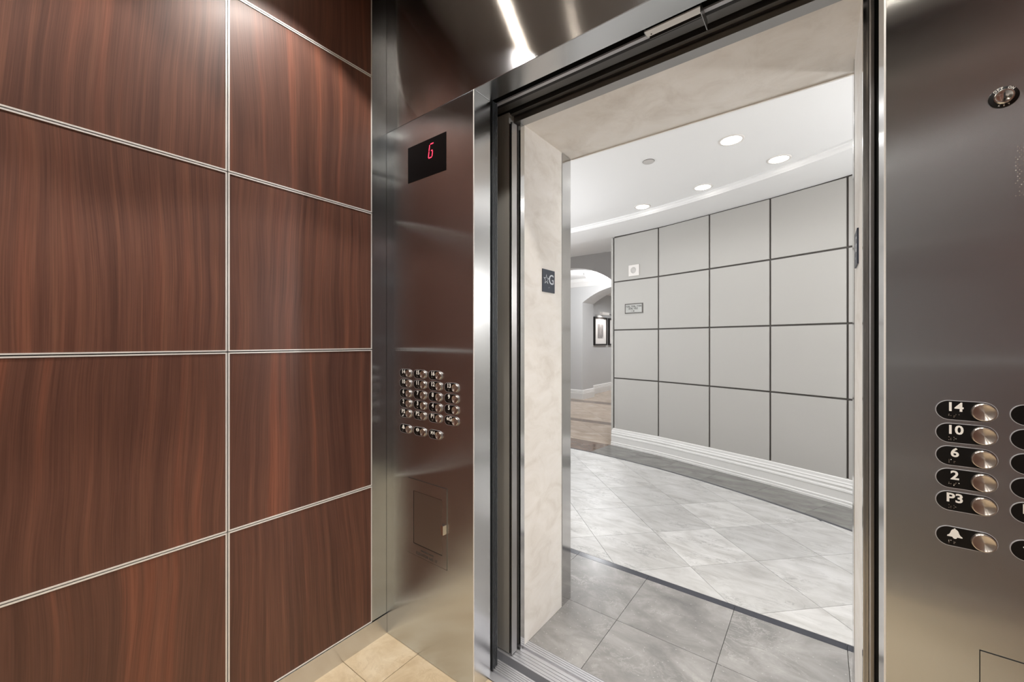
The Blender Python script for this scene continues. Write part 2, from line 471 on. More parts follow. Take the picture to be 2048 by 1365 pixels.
car_ceil = box('ceiling_car', XL - 0.05, XR + 0.05, YB - 0.05, YS, ZC + 0.004, ZC + 0.05, 'dark_metal', kind='structure')
for i in range(3):
    for j in range(2):
        w3 = (XR - XL - 0.20) / 3; d2 = (YF - YB - 0.20) / 2
        box('ceiling_panel', XL + 0.10 + i * w3 + 0.003, XL + 0.10 + (i + 1) * w3 - 0.003, YB + 0.10 + j * d2 + 0.003, YB + 0.10 + (j + 1) * d2 - 0.003, ZC, ZC + 0.004, 'ceil_metal', car_ceil)

def wood_wall(name, plane, along0, side, cols, flip, skin='wood', pname='wood_panel'):
    """backing plus framed veneer panels; plane 'X' or 'Y'"""
    rows = [R0 + k * DZ for k in range(5)] + [ZC]
    lo, hi = cols[0], cols[-1]
    t = 0.03
    def bx(mb, a0, a1, d0, d1, z0, z1, bev=0.0):
        d0, d1 = sorted((side + flip * d0, side + flip * d1))
        if plane == 'X': mb.box(d0, d1, a0, a1, z0, z1, bev)
        else: mb.box(a0, a1, d0, d1, z0, z1, bev)
        return mb
    w = bx(MB(), along0[0], along0[1], -0.008, -t, 0.0, ZC).build(name, 'black', kind='structure')
    g, e = 0.0016, 0.0040       # half gap between trims, width of a trim
    for i in range(len(cols) - 1):
        for j in range(5):
            a0, a1, z0, z1 = cols[i] + g, cols[i + 1] - g, rows[j] + g, rows[j + 1] - g
            p = bx(MB(), a0 + e, a1 - e, -0.008, -0.0005, z0 + e, z1 - e).build(pname, skin, w)
            m = MB()
            bx(m, a0, a0 + e, -0.008, 0.0015, z0, z1); bx(m, a1 - e, a1, -0.008, 0.0015, z0, z1)
            bx(m, a0 + e, a1 - e, -0.008, 0.0015, z0, z0 + e); bx(m, a0 + e, a1 - e, -0.008, 0.0015, z1 - e, z1)
            m.build('metal_edging', 'alu', p)
    return w, bx

wl, bx = wood_wall('wall_left', 'X', (YB, YF + 0.09), XL, [YE - 3 * DY, YE - 2 * DY, YC, YE], 1)
bx(MB(), YE, YF - 0.0006, -0.008, 0.0, 0.085, ZC).build('corner_strip', 'steel_v', wl)
bx(MB(), YE - 3 * DY - 0.06, YF - 0.0006, -0.008, 0.004, 0.0, R0).build('steel_base', 'steel_h', wl)
wr, bx = wood_wall('wall_right', 'X', (YB, YF + 0.09), XR, [YE - 3 * DY, YE - 2 * DY, YC, YE], -1)
bx(MB(), YE, YF - 0.0006, -0.008, 0.0, 0.085, ZC).build('corner_strip', 'steel_v', wr)
bx(MB(), YE - 3 * DY - 0.06, YF - 0.0006, -0.008, 0.004, 0.0, R0).build('steel_base', 'steel_h', wr)
c4 = [XL + 0.07 + k * (XR - XL - 0.14) / 4 for k in range(5)]
wb, bx = wood_wall('wall_rear', 'Y', (XL - 0.03, XR + 0.03), YB, c4, 1, 'rear_steel', 'steel_panel')
bx(MB(), XL, XR, -0.008, 0.004, 0.0, R0).build('steel_base', 'steel_h', wb)
bx(MB(), XL, XL + 0.07, -0.008, 0.0, R0, ZC).build('corner_strip', 'steel_v', wb)
bx(MB(), XR - 0.07, XR, -0.008, 0.0, R0, ZC).build('corner_strip', 'steel_v', wb)

# header over the car door
hd = MB().box(XL, XR, YF, YS, ZD, ZC, 0.0012).build('wall_front', 'steel_h', kind='structure')
box('soffit_plate', XJ, XK, YF + 0.0015, YS + 0.0005, ZD - 0.0006, ZD + 0.004, 'steel_return', hd)

# car door panels, hoistway door panels (open, in their pockets)
def car_door(name, sgn, xe):
    # xe: leading edge; the panel runs away from the opening
    xs = lambda a, b: tuple(sorted((xe + sgn * a, xe + sgn * b)))
    d = box(name, *xs(0.012, 0.60), 1.168, 1.208, 0.006, 2.16, 'grey_metal', kind='structure')
    box('safety_edge', *xs(0.004, 0.012), 1.170, 1.206, 0.008, 2.15, 'rubber', d)
    for k, y in enumerate((1.173, 1.184, 1.195)):
        box('rubber_rib', *xs(0.0, 0.004), y, y + 0.007, 0.008, 2.15, 'rubber', d)
    return d
car_door('door_1', -1, -0.981)
car_door('door_2', 1, 0.1075)
def hall_door(name, sgn, xe):
    xs = lambda a, b: tuple(sorted((xe + sgn * a, xe + sgn * b)))
    d = box(name, *xs(0.016, 0.60), 1.279, 1.312, 0.004, 2.155, 'pocket', kind='structure')
    box('edge_cap', *xs(0.0, 0.007), 1.277, 1.311, 0.004, 2.112, 'steel_soft', d, bev=0.001)
    box('edge_gap_dark', *xs(0.007, 0.016), 1.283, 1.309, 0.004, 2.11, 'black', d)  # black strip paints in the dark recess behind the edge cap
    return d
hall_door('door_3', -1, -0.969)
hall_door('door_4', 1, 0.0955)

# door track gear above the opening
tr = box('trim_1', -1.35, 0.48, 1.15, 1.345, 2.24, 2.30, 'black', kind='structure')
box('car_track', -1.3, 0.45, 1.205, 1.231, 2.153, 2.24, 'dark_metal', tr)
box('track_highlight', -1.3, 0.45, 1.200, 1.214, 2.150, 2.156, 'sill', tr, bev=0.001)  # pale strip paints in the highlight along the dark track's lower edge
box('hanger_header', -1.3, 0.45, 1.236, 1.274, 2.160, 2.24, 'grey_metal', tr)
box('hanger_lip', -1.3, 0.45, 1.287, 1.303, 2.150, 2.24, 'grey_metal', tr)
box('gap_filler', -1.35, 0.48, 1.1495, 1.203, 2.19, 2.24, 'black', tr)
for x in (-0.83, -0.585):
    MB().lathe([(0, 0), (0.004, 0), (0.005, 0.003), (0.0, 0.006)], 12, Matrix.Translation((x, 1.235, 2.166)) @ Matrix.Rotation(R90, 4, 'X')).build('bolt', 'dark_metal', tr)

# small bracket fixed to the track
bk = thing('bracket', (-0.33, 1.185, 2.135), 'thin bent metal bracket hanging under the dark door track above the opening', 'bracket')
m = MB(); m.box(-0.405, -0.253, 1.166, 1.191, 2.137, 2.141, 0.0008); m.build('plate', M['alu'], bk)
box('end_flange', -0.2545, -0.2525, 1.166, 1.245, 2.122, 2.150, 'steel_soft', bk)
box('end_flange', -0.4055, -0.4035, 1.166, 1.191, 2.137, 2.152, 'steel_soft', bk)
box('lip', -0.40, -0.255, 1.2, 1.203, 2.135, 2.16, 'grey_metal', bk)
MB().lathe([(0, 0), (0.002, 0), (0.002, 0.0008), (0, 0.0008)], 10, Matrix.Translation((-0.39, 1.184, 2.1362))).build('screw', 'black', bk)
box('stem', -0.35, -0.30, 1.172, 1.182, 2.141, 2.192, 'dark_metal', bk)

# sills
sl = box('trim_2', XJ - 0.25, XK + 0.25, 1.1425, 1.235, -0.05, -0.006, 'sill', kind='structure')
box('sill_ridge', XJ - 0.02, XK + 0.02, 1.1425, 1.172, -0.006, 0.001, 'sill', sl, bev=0.001)
for k in range(6):
    box('sill_ridge', XJ - 0.25, XK + 0.25, 1.1825 + k * 0.0088, 1.1895 + k * 0.0088, -0.006, 0.0, 'sill', sl)
ls = box('trim_3', XJ - 0.25, XK + 0.25, 1.268, 1.386, -0.05, -0.007, 'sill', kind='structure')
for y0, y1 in ((1.268, 1.277), (1.279, 1.291), (1.293, 1.305), (1.307, 1.319), (1.321, 1.334), (1.349, 1.357), (1.359, 1.367), (1.369, 1.377), (1.379, 1.386)):
    box('sill_ridge', (XJ - 0.25) if y1 < 1.325 else JL, (XK + 0.25) if y1 < 1.325 else JR, y0, y1, -0.007, 0.0, 'sill', ls)

# shaft walls that close the door pockets
for nm, x0, x1 in (('wall_shaft_left', -1.75, -1.70), ('wall_shaft_right', 0.83, 0.88)):
    box(nm, x0, x1, YF + 0.03, 1.33, -0.6, 2.8, 'black', kind='structure')
box('wall_shaft_top', -1.75, 0.88, YS, 1.345, 2.30, 2.36, 'black', kind='structure')
box('floor_shaft', -1.75, 0.88, YF, 1.40, -0.62, -0.56, 'black', kind='structure')
for nm, x0, x1 in (('wall_pocket_left', -1.75, XL - 0.02), ('wall_pocket_right', XR + 0.02, 0.88)):
    box(nm, x0, x1, YF + 0.005, YF + 0.03, -0.6, 2.8, 'black', kind='structure')

# ------------------------------------------------------------------ control panels on the front returns
def stadium(x0, x1, z0, z1, n=10):
    r = (z1 - z0) / 2; cz = (z0 + z1) / 2; pts = []
    for i in range(n + 1):
        a = R90 + math.pi * i / n; pts.append((x0 + r + r * math.cos(a), cz + r * math.sin(a)))
    for i in range(n + 1):
        a = -R90 + math.pi * i / n; pts.append((x1 - r + r * math.cos(a), cz + r * math.sin(a)))
    return pts
RX = Matrix.Rotation(R90, 4, 'X')      # xy polygon -> xz plane facing -Y  (x, y, z) -> (x, -z, y)

def flat(pts, d0, d1):
    """polygon (x, z) as a plate from d0 to d1 in front of the panel face (local y = -d)"""
    return MB().prism(pts, d0, d1, RX)

PILL = flat(stadium(0.0, 0.0745, -0.017, 0.017, 16), 0.0, 0.0010).mesh('pill')
def rim_mesh():
    a = stadium(-0.0007, 0.0752, -0.0177, 0.0177, 16); b = stadium(0.0003, 0.0742, -0.0167, 0.0167, 16)
    vs = [(p[0], -0.0011, p[1]) for p in a] + [(p[0], -0.0011, p[1]) for p in b] + [(p[0], 0, p[1]) for p in a]
    n = len(a); fs = []
    for i in range(n):
        j = (i + 1) % n
        fs += [(i, n + i, n + j, j), (2 * n + i, i, j, 2 * n + j)]
    return MB().poly(vs, fs).mesh('rim')
RIM = rim_mesh()
CAP = MB().lathe([(0.0152, 0.0), (0.0152, 0.0045), (0.0148, 0.0058), (0.0139, 0.0063), (0.0130, 0.0060), (0.0124, 0.0055), (0.0, 0.0055)], 32, RX).mesh('cap')

def star_pts(cx, cz, r, k=0.42):
    return [(cx + (r if i % 2 == 0 else r * k) * math.sin(i * math.pi / 5), cz + (r if i % 2 == 0 else r * k) * math.cos(i * math.pi / 5)) for i in range(10)]
BELL = [(bx0, bz0 * 1.18) for bx0, bz0 in [(-0.0095, -0.0050), (-0.0030, -0.0050), (-0.0022, -0.0066), (-0.0008, -0.0074), (0.0008, -0.0074), (0.0022, -0.0066), (0.0030, -0.0050), (0.0095, -0.0050), (0.0092, -0.0034),
        (0.0070, -0.0020), (0.0056, 0.0004), (0.0044, 0.0042), (0.0026, 0.0062), (0.0010, 0.0068), (0.0008, 0.0080), (-0.0008, 0.0080), (-0.0010, 0.0068), (-0.0026, 0.0062), (-0.0044, 0.0042), (-0.0056, 0.0004), (-0.0070, -0.0020), (-0.0092, -0.0034)]]
_label_cache = {}
def label_mesh(t):
    if t in _label_cache: return _label_cache[t]
    m = MB()
    def tri(*p): m.prism(p, 0.0, 0.0006, RX)
    if t == 'bell': m.prism(BELL, 0.0, 0.0006, RX)
    elif t == 'open':
        tri((-0.0100, 0), (-0.0035, -0.0075), (-0.0035, 0.0075)); tri((0.0100, 0), (0.0035, 0.0075), (0.0035, -0.0075))
        m.prism([(-0.0010, -0.0075), (0.0010, -0.0075), (0.0010, 0.0075), (-0.0010, 0.0075)], 0, 0.0006, RX)
    elif t == 'close':
        tri((-0.0100, 0.0075), (-0.0100, -0.0075), (-0.0028, 0)); tri((0.0100, -0.0075), (0.0100, 0.0075), (0.0028, 0))
        m.prism([(-0.0010, -0.0075), (0.0010, -0.0075), (0.0010, 0.0075), (-0.0010, 0.0075)], 0, 0.0006, RX)
    elif t == '*G':
        m.prism(star_pts(-0.0068, 0, 0.0078), 0, 0.0006, RX)
        g = text_mesh('G', 0.0225, 0.0006).copy(); g.transform(Matrix.Translation((0.0075, 0, 0))); g.transform(RX)
        m.bm.from_mesh(g)
    else:
        g = text_mesh(t, 0.0218, 0.00055).copy(); g.transform(RX); m.bm.from_mesh(g)
    _label_cache[t] = m.mesh('numeral'); return _label_cache[t]

def braille_mesh(seed):
    rnd = random.Random(seed); m = MB()
    for c in range(rnd.choice((2, 3))):
        for a in range(2):
            for b in range(3):
                if rnd.random() < 0.5:
                    m.lathe([(0.0007, 0), (0.0005, 0.0005), (0, 0.0007)], 6, Matrix.Translation((-0.0075 + c * 0.0062 + a * 0.0024, 0, -0.0024 + b * 0.0024)) @ RX)
    m.lathe([(0.0007, 0), (0.0005, 0.0005), (0, 0.0007)], 6, RX)
    return m.mesh('braille')
BR = [braille_mesh(k) for k in range(6)]

NAMES = {'bell': 'a bell', 'open': 'door open arrows', 'close': 'door close arrows', '*G': 'a star and G'}
GRID = [['14', '15', '16', None], ['10', '11', '12', '13'], ['6', '7', '8', '9'], ['2', '3', '4', '5'], ['P3', 'P2', 'P1', '*G'], ['bell', 'open', 'close', None]]
ROWZ = [1.1200, 1.0790, 1.0382, 0.9975, 0.9568, 0.8935]

def control_panel(x0, x1, edge, px, ncol, dz, label):
    """steel return with buttons; edge = side of the door opening (+1 right, -1 left)"""
    t = thing('control_panel', ((x0 + x1) / 2, YF, 0), label, 'control panel')
    m = MB(); m.box(x0 + (0.0028 if edge < 0 else 0), x1 - (0.0028 if edge > 0 else 0), YF, YF + 0.02, 0.0015, ZD - 0.0015, 0.0006)
    m.build('face_plate', 'steel_v', t)
    e0, e1 = (x1 - 0.0030, x1 + 0.0001) if edge > 0 else (x0 - 0.0001, x0 + 0.0030)
    box('corner_highlight', e0, e1, YF - 0.0003, YF + 0.0025, 0.0015, ZD - 0.0015, 'alu', t, bev=0.0008)  # bright strip paints in the highlight down the edge of the face plate
    if edge > 0: box('side_return', x1 - 0.02, x1 - 0.0002, YF + 0.002, YS, 0.0015, ZD - 0.0015, 'steel_return', t, bev=0.0008)
    else: box('side_return', x0 + 0.0002, x0 + 0.02, YF + 0.002, YS, 0.0015, ZD - 0.0015, 'steel_return', t, bev=0.0008)
    for r, row in enumerate(GRID):
        for cidx, tx_ in enumerate(row):
            if tx_ is None or cidx >= ncol: continue
            x = px + 0.0885 * cidx; z = ROWZ[r] + dz
            b = link('floor_button', PILL, 'pill', t, label='black label plate marked with %s' % NAMES.get(tx_, tx_)); b.location = (x, YF, z)
            b.matrix_parent_inverse = Matrix.Translation(t.location).inverted()
            for nm, me, mt, off in (('label_rim', RIM, 'sill', (0, 0, 0)), ('button_cap', CAP, 'spun', (0.0580, -0.0006, 0)),
                                    ('numeral', label_mesh(tx_), 'white_ink', (0.0236, -0.0010, 0.0054)), ('braille', BR[(r * 4 + cidx) % 6], 'chrome', (0.0240, -0.0010, -0.0098))):
                c = link(nm, me, mt); c.parent = b; c.location = off
    return t

cpl = control_panel(XL + 0.0008, XJ, 1, -1.3845, 4, -0.0055, 'brushed steel panel with floor buttons, number display and phone cabinet, beside the wood wall')
cpr = control_panel(XK, XR - 0.0008, -1, 0.1687, 4, 0.0, 'brushed steel panel with large floor buttons and key switch, right of the doorway')

# floor number display
dsp = box('floor_display', -1.3314, -1.1108, YF - 0.0012, YF + 0.004, 1.8845, 2.0275, 'blackgloss', cpl, label='black glass display with a red digit')
m = MB(); sh = 0.16
def seg(x0, z0, x1, z1, w=0.0036):
    dx, dz_ = x1 - x0, z1 - z0; l = math.hypot(dx, dz_); nx, nz = -dz_ / l * w / 2, dx / l * w / 2
    q = [(x0 + nx, z0 + nz), (x0 - nx, z0 - nz), (x1 - nx, z1 - nz), (x1 + nx, z1 + nz)]
    q = [(-1.2085 + a + sh * b, 1.9535 + b) for a, b in q]
    if area(q) < 0: q.reverse()
    flat(q, -YF + 0.0013, -YF + 0.0018)
    m.prism(q, -YF + 0.0013, -YF + 0.0020, RX)
for a in ((0.002, 0, 0.019, 0), (0, 0.002, 0, 0.024), (0, 0.027, 0, 0.049), (0.004, 0.0515, 0.021, 0.0515), (0.021, 0.002, 0.021, 0.022), (0.012, 0.0255, 0.020, 0.0255)):
    seg(*a)
m.build('digit', 'red_led', dsp)

# phone cabinets
def cabinet(par, x0, x1, z0, z1, hinge):
    """cover frame, inset door, lock and lettering"""
    m = MB(); y = YF - 0.0022
    i0, i1 = (x0 + 0.0345, x1 - 0.0245) if hinge < 0 else (x0 + 0.0245, x1 - 0.0345)
    m.box(x0, i0, y, YF + 0.001, z0, z1); m.box(i1, x1, y, YF + 0.001, z0, z1)
    m.box(i0, i1, y, YF + 0.001, z0, z0 + 0.045); m.box(i0, i1, y, YF + 0.001, z1 - 0.046, z1)
    c = m.build('phone_cabinet', 'steel_v', par)
    box('shadow_gap', x0 - 0.0008, x1 + 0.0008, YF - 0.0006, YF + 0.001, z0 - 0.0022, z1 + 0.0008, 'black', c)
    box('cabinet_door', i0 + 0.002, i1 - 0.001, YF - 0.0010, YF + 0.001, z0 + 0.047, z1 - 0.048, 'steel_soft', c)
    lx = i1 + 0.001 if hinge < 0 else i0 - 0.022
    box('lock', lx + 0.001, lx + 0.014, YF - 0.012, YF, (z0 + z1) / 2 - 0.022, (z0 + z1) / 2 + 0.014, 'chrome', c, bev=0.0015)
    for tx_, sz, zz, xx in (('ELEVATOR NO. 17', 0.0150, z0 + 0.012, (x0 + x1) / 2), ('EMERGENCY PHONE', 0.0078, z0 + 0.028, (x0 + x1) / 2 + 0.004)):
        g = text_mesh(tx_, sz, 0.0002, 0.0002)
        o = link('lettering', g, 'dark_ink', c); o.location = (xx, y - 0.0002, zz); o.rotation_euler = FACE
    return c
cabinet(cpl, -1.331, -1.1060, 0.3925, 0.6935, -1)
cabinet(cpr, 0.2228, 0.4480, 0.4030, 0.7040, 1)

# key switch and raised dots on the right panel
ks = MB().lathe([(0.0178, 0), (0.0178, 0.0016), (0.0172, 0.0020), (0.0, 0.0020)], 32, Matrix.Translation((0.2497, YF, 1.6605)) @ RX).build('key_switch', 'pill', cpr, label='round black key switch with a chrome barrel')
MB().lathe([(0.0125, 0.0018), (0.0120, 0.0050), (0.0105, 0.0062), (0.0085, 0.0052), (0.0, 0.0048)], 28, Matrix.Translation((0.2497, YF, 1.6605)) @ RX).build('barrel', 'chrome', ks)
box('key_slot', 0.2489, 0.2507, YF - 0.0058, YF - 0.0046, 1.6560, 1.6660, 'black', ks)
def arc_text(txt, r, a0, a1, size):
    m = MB()
    for i, ch in enumerate(txt):
        if ch == ' ': continue
        a = a0 + (a1 - a0) * i / (len(txt) - 1)
        g = text_mesh(ch, size, 0.0001, 0.0002).copy()
        up = 1 if r > 0 else -1
        ang = math.radians(a); rr = abs(r)
        g.transform(Matrix.Translation((rr * math.sin(ang), up * rr * math.cos(ang), 0.0022)) @ Matrix.Rotation(-ang * up, 4, 'Z'))
        g.transform(Matrix.Translation((0.2497, YF, 1.6605)) @ RX); m.bm.from_mesh(g)
    return m
arc_text('OFF ON', 0.0150, -42, 42, 0.0052).build('lettering', 'white_ink', ks)
arc_text('KEY', -0.0150, -22, 22, 0.0034).build('lettering', 'white_ink', ks)
m = MB(); rnd = random.Random(5)
for i in range(4):
    for j in range(24):
        if rnd.random() < 0.72:
            m.lathe([(0.0010, 0), (0.0008, 0.0006), (0, 0.0009)], 6, Matrix.Translation((0.2635 + i * 0.0042 + (j % 2) * 0.002, YF, 1.489 + j * 0.0036)) @ RX)
m.build('raised_dots', 'chrome', cpr, kind='stuff')

# ------------------------------------------------------------------ car downlights
def downlight(x, y, z, mat, watts, col, ang, blend, label, group, r=0.062, rad=0.06):
    t = thing('downlight', (x, y, z), label, 'light', group)
    MB().lathe([(r + 0.016, 0.0), (r + 0.014, -0.004), (r + 0.002, -0.005), (r, -0.001), (r, 0.0)], 32, Matrix.Translation((x, y, z))).build('trim_ring', 'white_plastic', t)
    MB().lathe([(0.0, -0.0022), (r, -0.0022), (r, -0.0002)], 32, Matrix.Translation((x, y, z))).build('lens', mat, t)
    ld = bpy.data.lights.new('lamp', 'SPOT'); ld.energy = watts; ld.color = col; ld.spot_size = math.radians(ang); ld.spot_blend = blend; ld.shadow_soft_size = rad
    lo = bpy.data.objects.new('lamp', ld); COL.objects.link(lo); lo.parent = t; lo.location = (0, 0, -0.006)
    return t
for i, x in enumerate((-1.13, -0.437, 0.256)):
    for j, y in enumerate((0.63, -0.19)):
        downlight(x, y, ZC, 'lens_car', CAR_W, CAR_C, 94, 0.12,
                  '%s recessed downlight of the %s row in the elevator ceiling' % (('left', 'middle', 'right')[i], ('front', 'rear')[j]), 'elevator ceiling downlights', r=0.026, rad=0.05)

# ------------------------------------------------------------------ hall wall with the deep stone opening
hw = MB(); hw.box(-4.65, JL - 0.02, 1.3275, YH, -0.05, 2.62); hw.box(JR + 0.02, 2.6, 1.3275, YH, -0.05, 2.62); hw.box(JL - 0.02, JR + 0.02, 1.3275, YH, ZL + 0.02, 2.62)
hall = hw.build('wall_hall', 'wall_grey', kind='structure')
box('travertine_jamb', JL - 0.02, JL, 1.3535, 1.657, 0.0, ZL, 'trav', hall)
box('travertine_jamb', JR, JR + 0.02, 1.3535, 1.657, 0.0, ZL, 'trav', hall)
box('travertine_soffit', JL - 0.02, JR + 0.02, 1.3535, YH + 0.008, ZL, ZL + 0.02, 'trav', hall)
box('soffit_bead', JL, JR, YH + 0.008, YH + 0.016, ZL - 0.004, ZL + 0.016, 'trav', hall)
box('steel_corner', JL - 0.02, JL + 0.0015, 1.660, YH + 0.002, 0.0, ZL - 0.002, 'steel_mirror', hall, bev=0.0008)
box('steel_corner', JR - 0.0015, JR + 0.02, 1.660, YH + 0.002, 0.0, ZL - 0.002, 'steel_mirror', hall, bev=0.0008)
box('steel_nosing', JL - 0.02, JL + 0.0015, 1.3270, 1.3535, 0.0, 2.1265, 'steel_mirror', hall)
box('steel_nosing', JR - 0.0015, JR + 0.02, 1.3270, 1.3535, 0.0, 2.1265, 'steel_mirror', hall)
box('steel_head', JL - 0.02, JR + 0.02, 1.3110, 1.3535, ZL - 0.003, ZL + 0.02, 'steel_soft', hall)
box('shadow_gap', JL - 0.019, JL - 0.0015, 1.6572, 1.6605, 0.0, ZL - 0.001, 'black', hall)
box('shadow_gap', JR + 0.0015, JR + 0.019, 1.6572, 1.6605, 0.0, ZL - 0.001, 'black', hall)
# stone facing of the hall wall
box('stone_facing', -2.2, JL - 0.0215, YH, YH + 0.008, 0.0, 2.54, 'trav', hall)
box('stone_facing', JR + 0.0215, 1.3, YH, YH + 0.008, 0.0, 2.54, 'trav', hall)
box('stone_facing', JL - 0.0215, JR + 0.0215, YH, YH + 0.008, ZL + 0.016, 2.54, 'trav', hall)

# floor signs on the jambs
def floor_sign(xf, nx, label):
    t = thing('floor_sign', (xf, 1.538, 1.462), label, 'sign')
    x0, x1 = sorted((xf, xf + nx * 0.004))
    box('plate', x0, x1, 1.488, 1.588, 1.462, 1.562, 'navy', t, bev=0.0008)
    rz = R90 if nx > 0 else -R90
    xx = xf + nx * 0.0044; d = 1 if nx > 0 else -1
    o = link('letter', text_mesh('G', 0.062, 0.0003), 'pale_ink', t); o.location = (xx, 1.538 + d * 0.020, 1.518); o.rotation_euler = (R90, 0, rz)
    st = star_pts(0, 0, 0.024, 0.40); st2 = star_pts(0, 0, 0.0175, 0.40)
    vs = [(p[0], p[1], 0.0006) for p in st] + [(p[0], p[1], 0.0006) for p in st2]
    fs = [(i, (i + 1) % 10, 10 + (i + 1) % 10, 10 + i) for i in range(10)]
    s_ = MB().poly(vs, fs).mesh('star'); o = link('star', s_, 'pale_ink', t); o.location = (xx, 1.538 - d * 0.022, 1.517); o.rotation_euler = (R90, 0, rz)
    m = MB()
    for k in range(4): m.lathe([(0.0009, 0), (0, 0.0008)], 6, Matrix.Translation((-0.004 + k * 0.003, (k % 2) * 0.003, 0)))
    o = link('braille', m.mesh('braille'), 'pale_ink', t); o.location = (xx, 1.538, 1.482); o.rotation_euler = (R90, 0, rz)
floor_sign(JL, 1, 'navy square sign with star and letter G on the left stone jamb')
floor_sign(JR, -1, 'navy square sign seen edge-on on the right jamb of the doorway')

# ------------------------------------------------------------------ lobby floor
lf = MB(); lf.box(-5.2, 2.6, 1.386, 13.0, -0.06, -0.0098)
lfloor = lf.build('floor_lobby', 'grout', kind='structure')
# grey tiles before the elevator
nx = [-0.7228 + 0.4055 * k for k in range(-5, 6)]
for i in range(len(nx) - 1):
    x0, x1 = nx[i], nx[i + 1]
    a0, a1 = max(x0, JL), min(x1, JR)
    if a1 - a0 > 0.01: tile([(a0, 1.386), (a1, 1.386), (a1, 1.7265), (a0, 1.7265)], 'tile_grey', lfloor)
    y0 = 1.7265 if (x1 > JL and x0 < JR) else YH
    tile([(x0, y0), (x1, y0), (x1, 2.118), (x0, 2.118)], 'tile_grey', lfloor)
    tile([(x0, 2.118), (x1, 2.118), (x1, 2.160), (x0, 2.160)], 'strip', lfloor, gap=0.0007, name='dark_strip')
RI, RO = 5.873, 6.292
angs = list(range(104, 31, -3))
edge = [pol(RI, a) for a in angs]
D = 0.2874
def diamond(cx, cy, d=D): return [(cx - d, cy), (cx, cy - d), (cx + d, cy), (cx, cy + d)]
nx0, ny0 = -0.2835, 2.672 + D
for i in range(-14, 12):
    for j in range(-14, 14):
        cx, cy = nx0 + (i + j) * D, ny0 + (i - j) * D
        if cx < -3.6 or cx > 1.4 or cy < 1.9 or cy > 4.7: continue
        p = diamond(cx, cy); p = clip(p, (0, -1), -2.161)
        for k in range(len(angs)):
            a = math.radians(angs[k] ); n = (math.cos(a), math.sin(a))
            if len(p) < 3: break
            p = clip(p, n, n[0] * CC[0] + n[1] * CC[1] + RI)
        if len(p) >= 3: tile(p, 'tile_light', lfloor)
# dark strip and border tiles that follow the curve
bt = MB
for a in range(104, 32, -4):
    q = [pol(RI + 0.001, a), pol(RI + 0.030, a), pol(RI + 0.030, a - 4), pol(RI + 0.001, a - 4)]
    tile(q, 'strip', lfloor, gap=0.0, name='dark_strip')
    brown = a > 84
    q = [pol(RI + 0.031, a), pol(RO + 0.03, a), pol(RO + 0.03, a - 4), pol(RI + 0.031, a - 4)]
    tile(q, 'tile_brown' if brown else 'tile_border', lfloor, gap=0.0007)
# beige tiles of the corridor
for i in range(-12, 14):
    for j in range(-14, 14):
        cx, cy = -3.0 + (i + j) * D, 6.0 + (i - j) * D
        if cx < -4.9 or cx > -1.7 or cy < 4.2 or cy > 9.6: continue
        for lo, hi in ((0, 5.70), (5.88, 7.52), (7.80, 9.4)):
            p = clip(diamond(cx, cy), (0, -1), -lo); p = clip(p, (0, 1), hi) if len(p) > 2 else p
            if len(p) > 2 and lo == 0:
                for k in range(96, 82, -3):
                    a = math.radians(k); n = (math.cos(a), math.sin(a))
                    if len(p) < 3: break
                    # outside of the border curve
                    pass
                if len(p) > 2 and math.hypot(sum(v[0] for v in p) / len(p) - CC[0], sum(v[1] for v in p) / len(p) - CC[1]) < RO - 0.15: p = []
            if len(p) > 2: tile(p, 'tile_beige', lfloor, z=-0.0004 if lo == 0 else 0.0)
for y0, y1 in ((5.70, 5.88), (7.52, 7.80)):
    tile([(-4.9, y0), (-1.9, y0), (-1.9, y1), (-4.9, y1)], 'tile_brown', lfloor, gap=0.001, name='threshold_strip')
tile([(-4.9, 9.4), (-1.9, 9.4), (-1.9, 12.6), (-4.9, 12.6)], 'tile_beige', lfloor, name='tile')

# ------------------------------------------------------------------ curved panelled wall
def nrm(x, y):
    dx, dy = x - CC[0], y - CC[1]; l = math.hypot(dx, dy); return dx / l, dy / l
base_pts = [(-1.985, 4.609), (-1.4216, 4.4947), (-0.877, 4.325), (-0.3594, 4.1552), (0.1507, 3.9552)]
for a in (58.3, 53.3, 48.3, 43.3, 38.3):
    base_pts.append(pol(6.305, a))
wall_pts = []
for x, y in base_pts:
    n = nrm(x, y); wall_pts.append((x + 0.034 * n[0], y + 0.034 * n[1]))
# solid behind the panels
m = MB()
back = [(x + 0.30 * nrm(x, y)[0], y + 0.30 * nrm(x, y)[1]) for x, y in wall_pts]
front = [(x + 0.014 * nrm(x, y)[0], y + 0.014 * nrm(x, y)[1]) for x, y in wall_pts]
for i in range(len(wall_pts) - 1):
    m.prism([front[i], front[i + 1], back[i + 1], back[i]][::-1], 0.0, 2.62)
wall = m.build('wall_lobby', 'groove', kind='structure')
rows = [0.19, 0.8055, 1.3825, 1.9595, 2.4975]
_pc = {}
for i in range(len(wall_pts) - 1):
    (ax, ay), (bx_, by_) = wall_pts[i], wall_pts[i + 1]
    l = math.hypot(bx_ - ax, by_ - ay); ph = math.atan2(by_ - ay, bx_ - ax)
    for j in range(4):
        w_, h_ = round(l - 0.016, 3), round(rows[j + 1] - rows[j] - 0.015, 3)
        if (w_, h_) not in _pc: _pc[(w_, h_)] = MB().box(-w_ / 2, w_ / 2, 0, 0.016, -h_ / 2, h_ / 2, 0.003).mesh('panel')
        o = link('wall_panel', _pc[(w_, h_)], 'panel', wall)
        o.location = ((ax + bx_) / 2, (ay + by_) / 2, (rows[j] + rows[j + 1]) / 2); o.rotation_euler = (0, 0, ph)
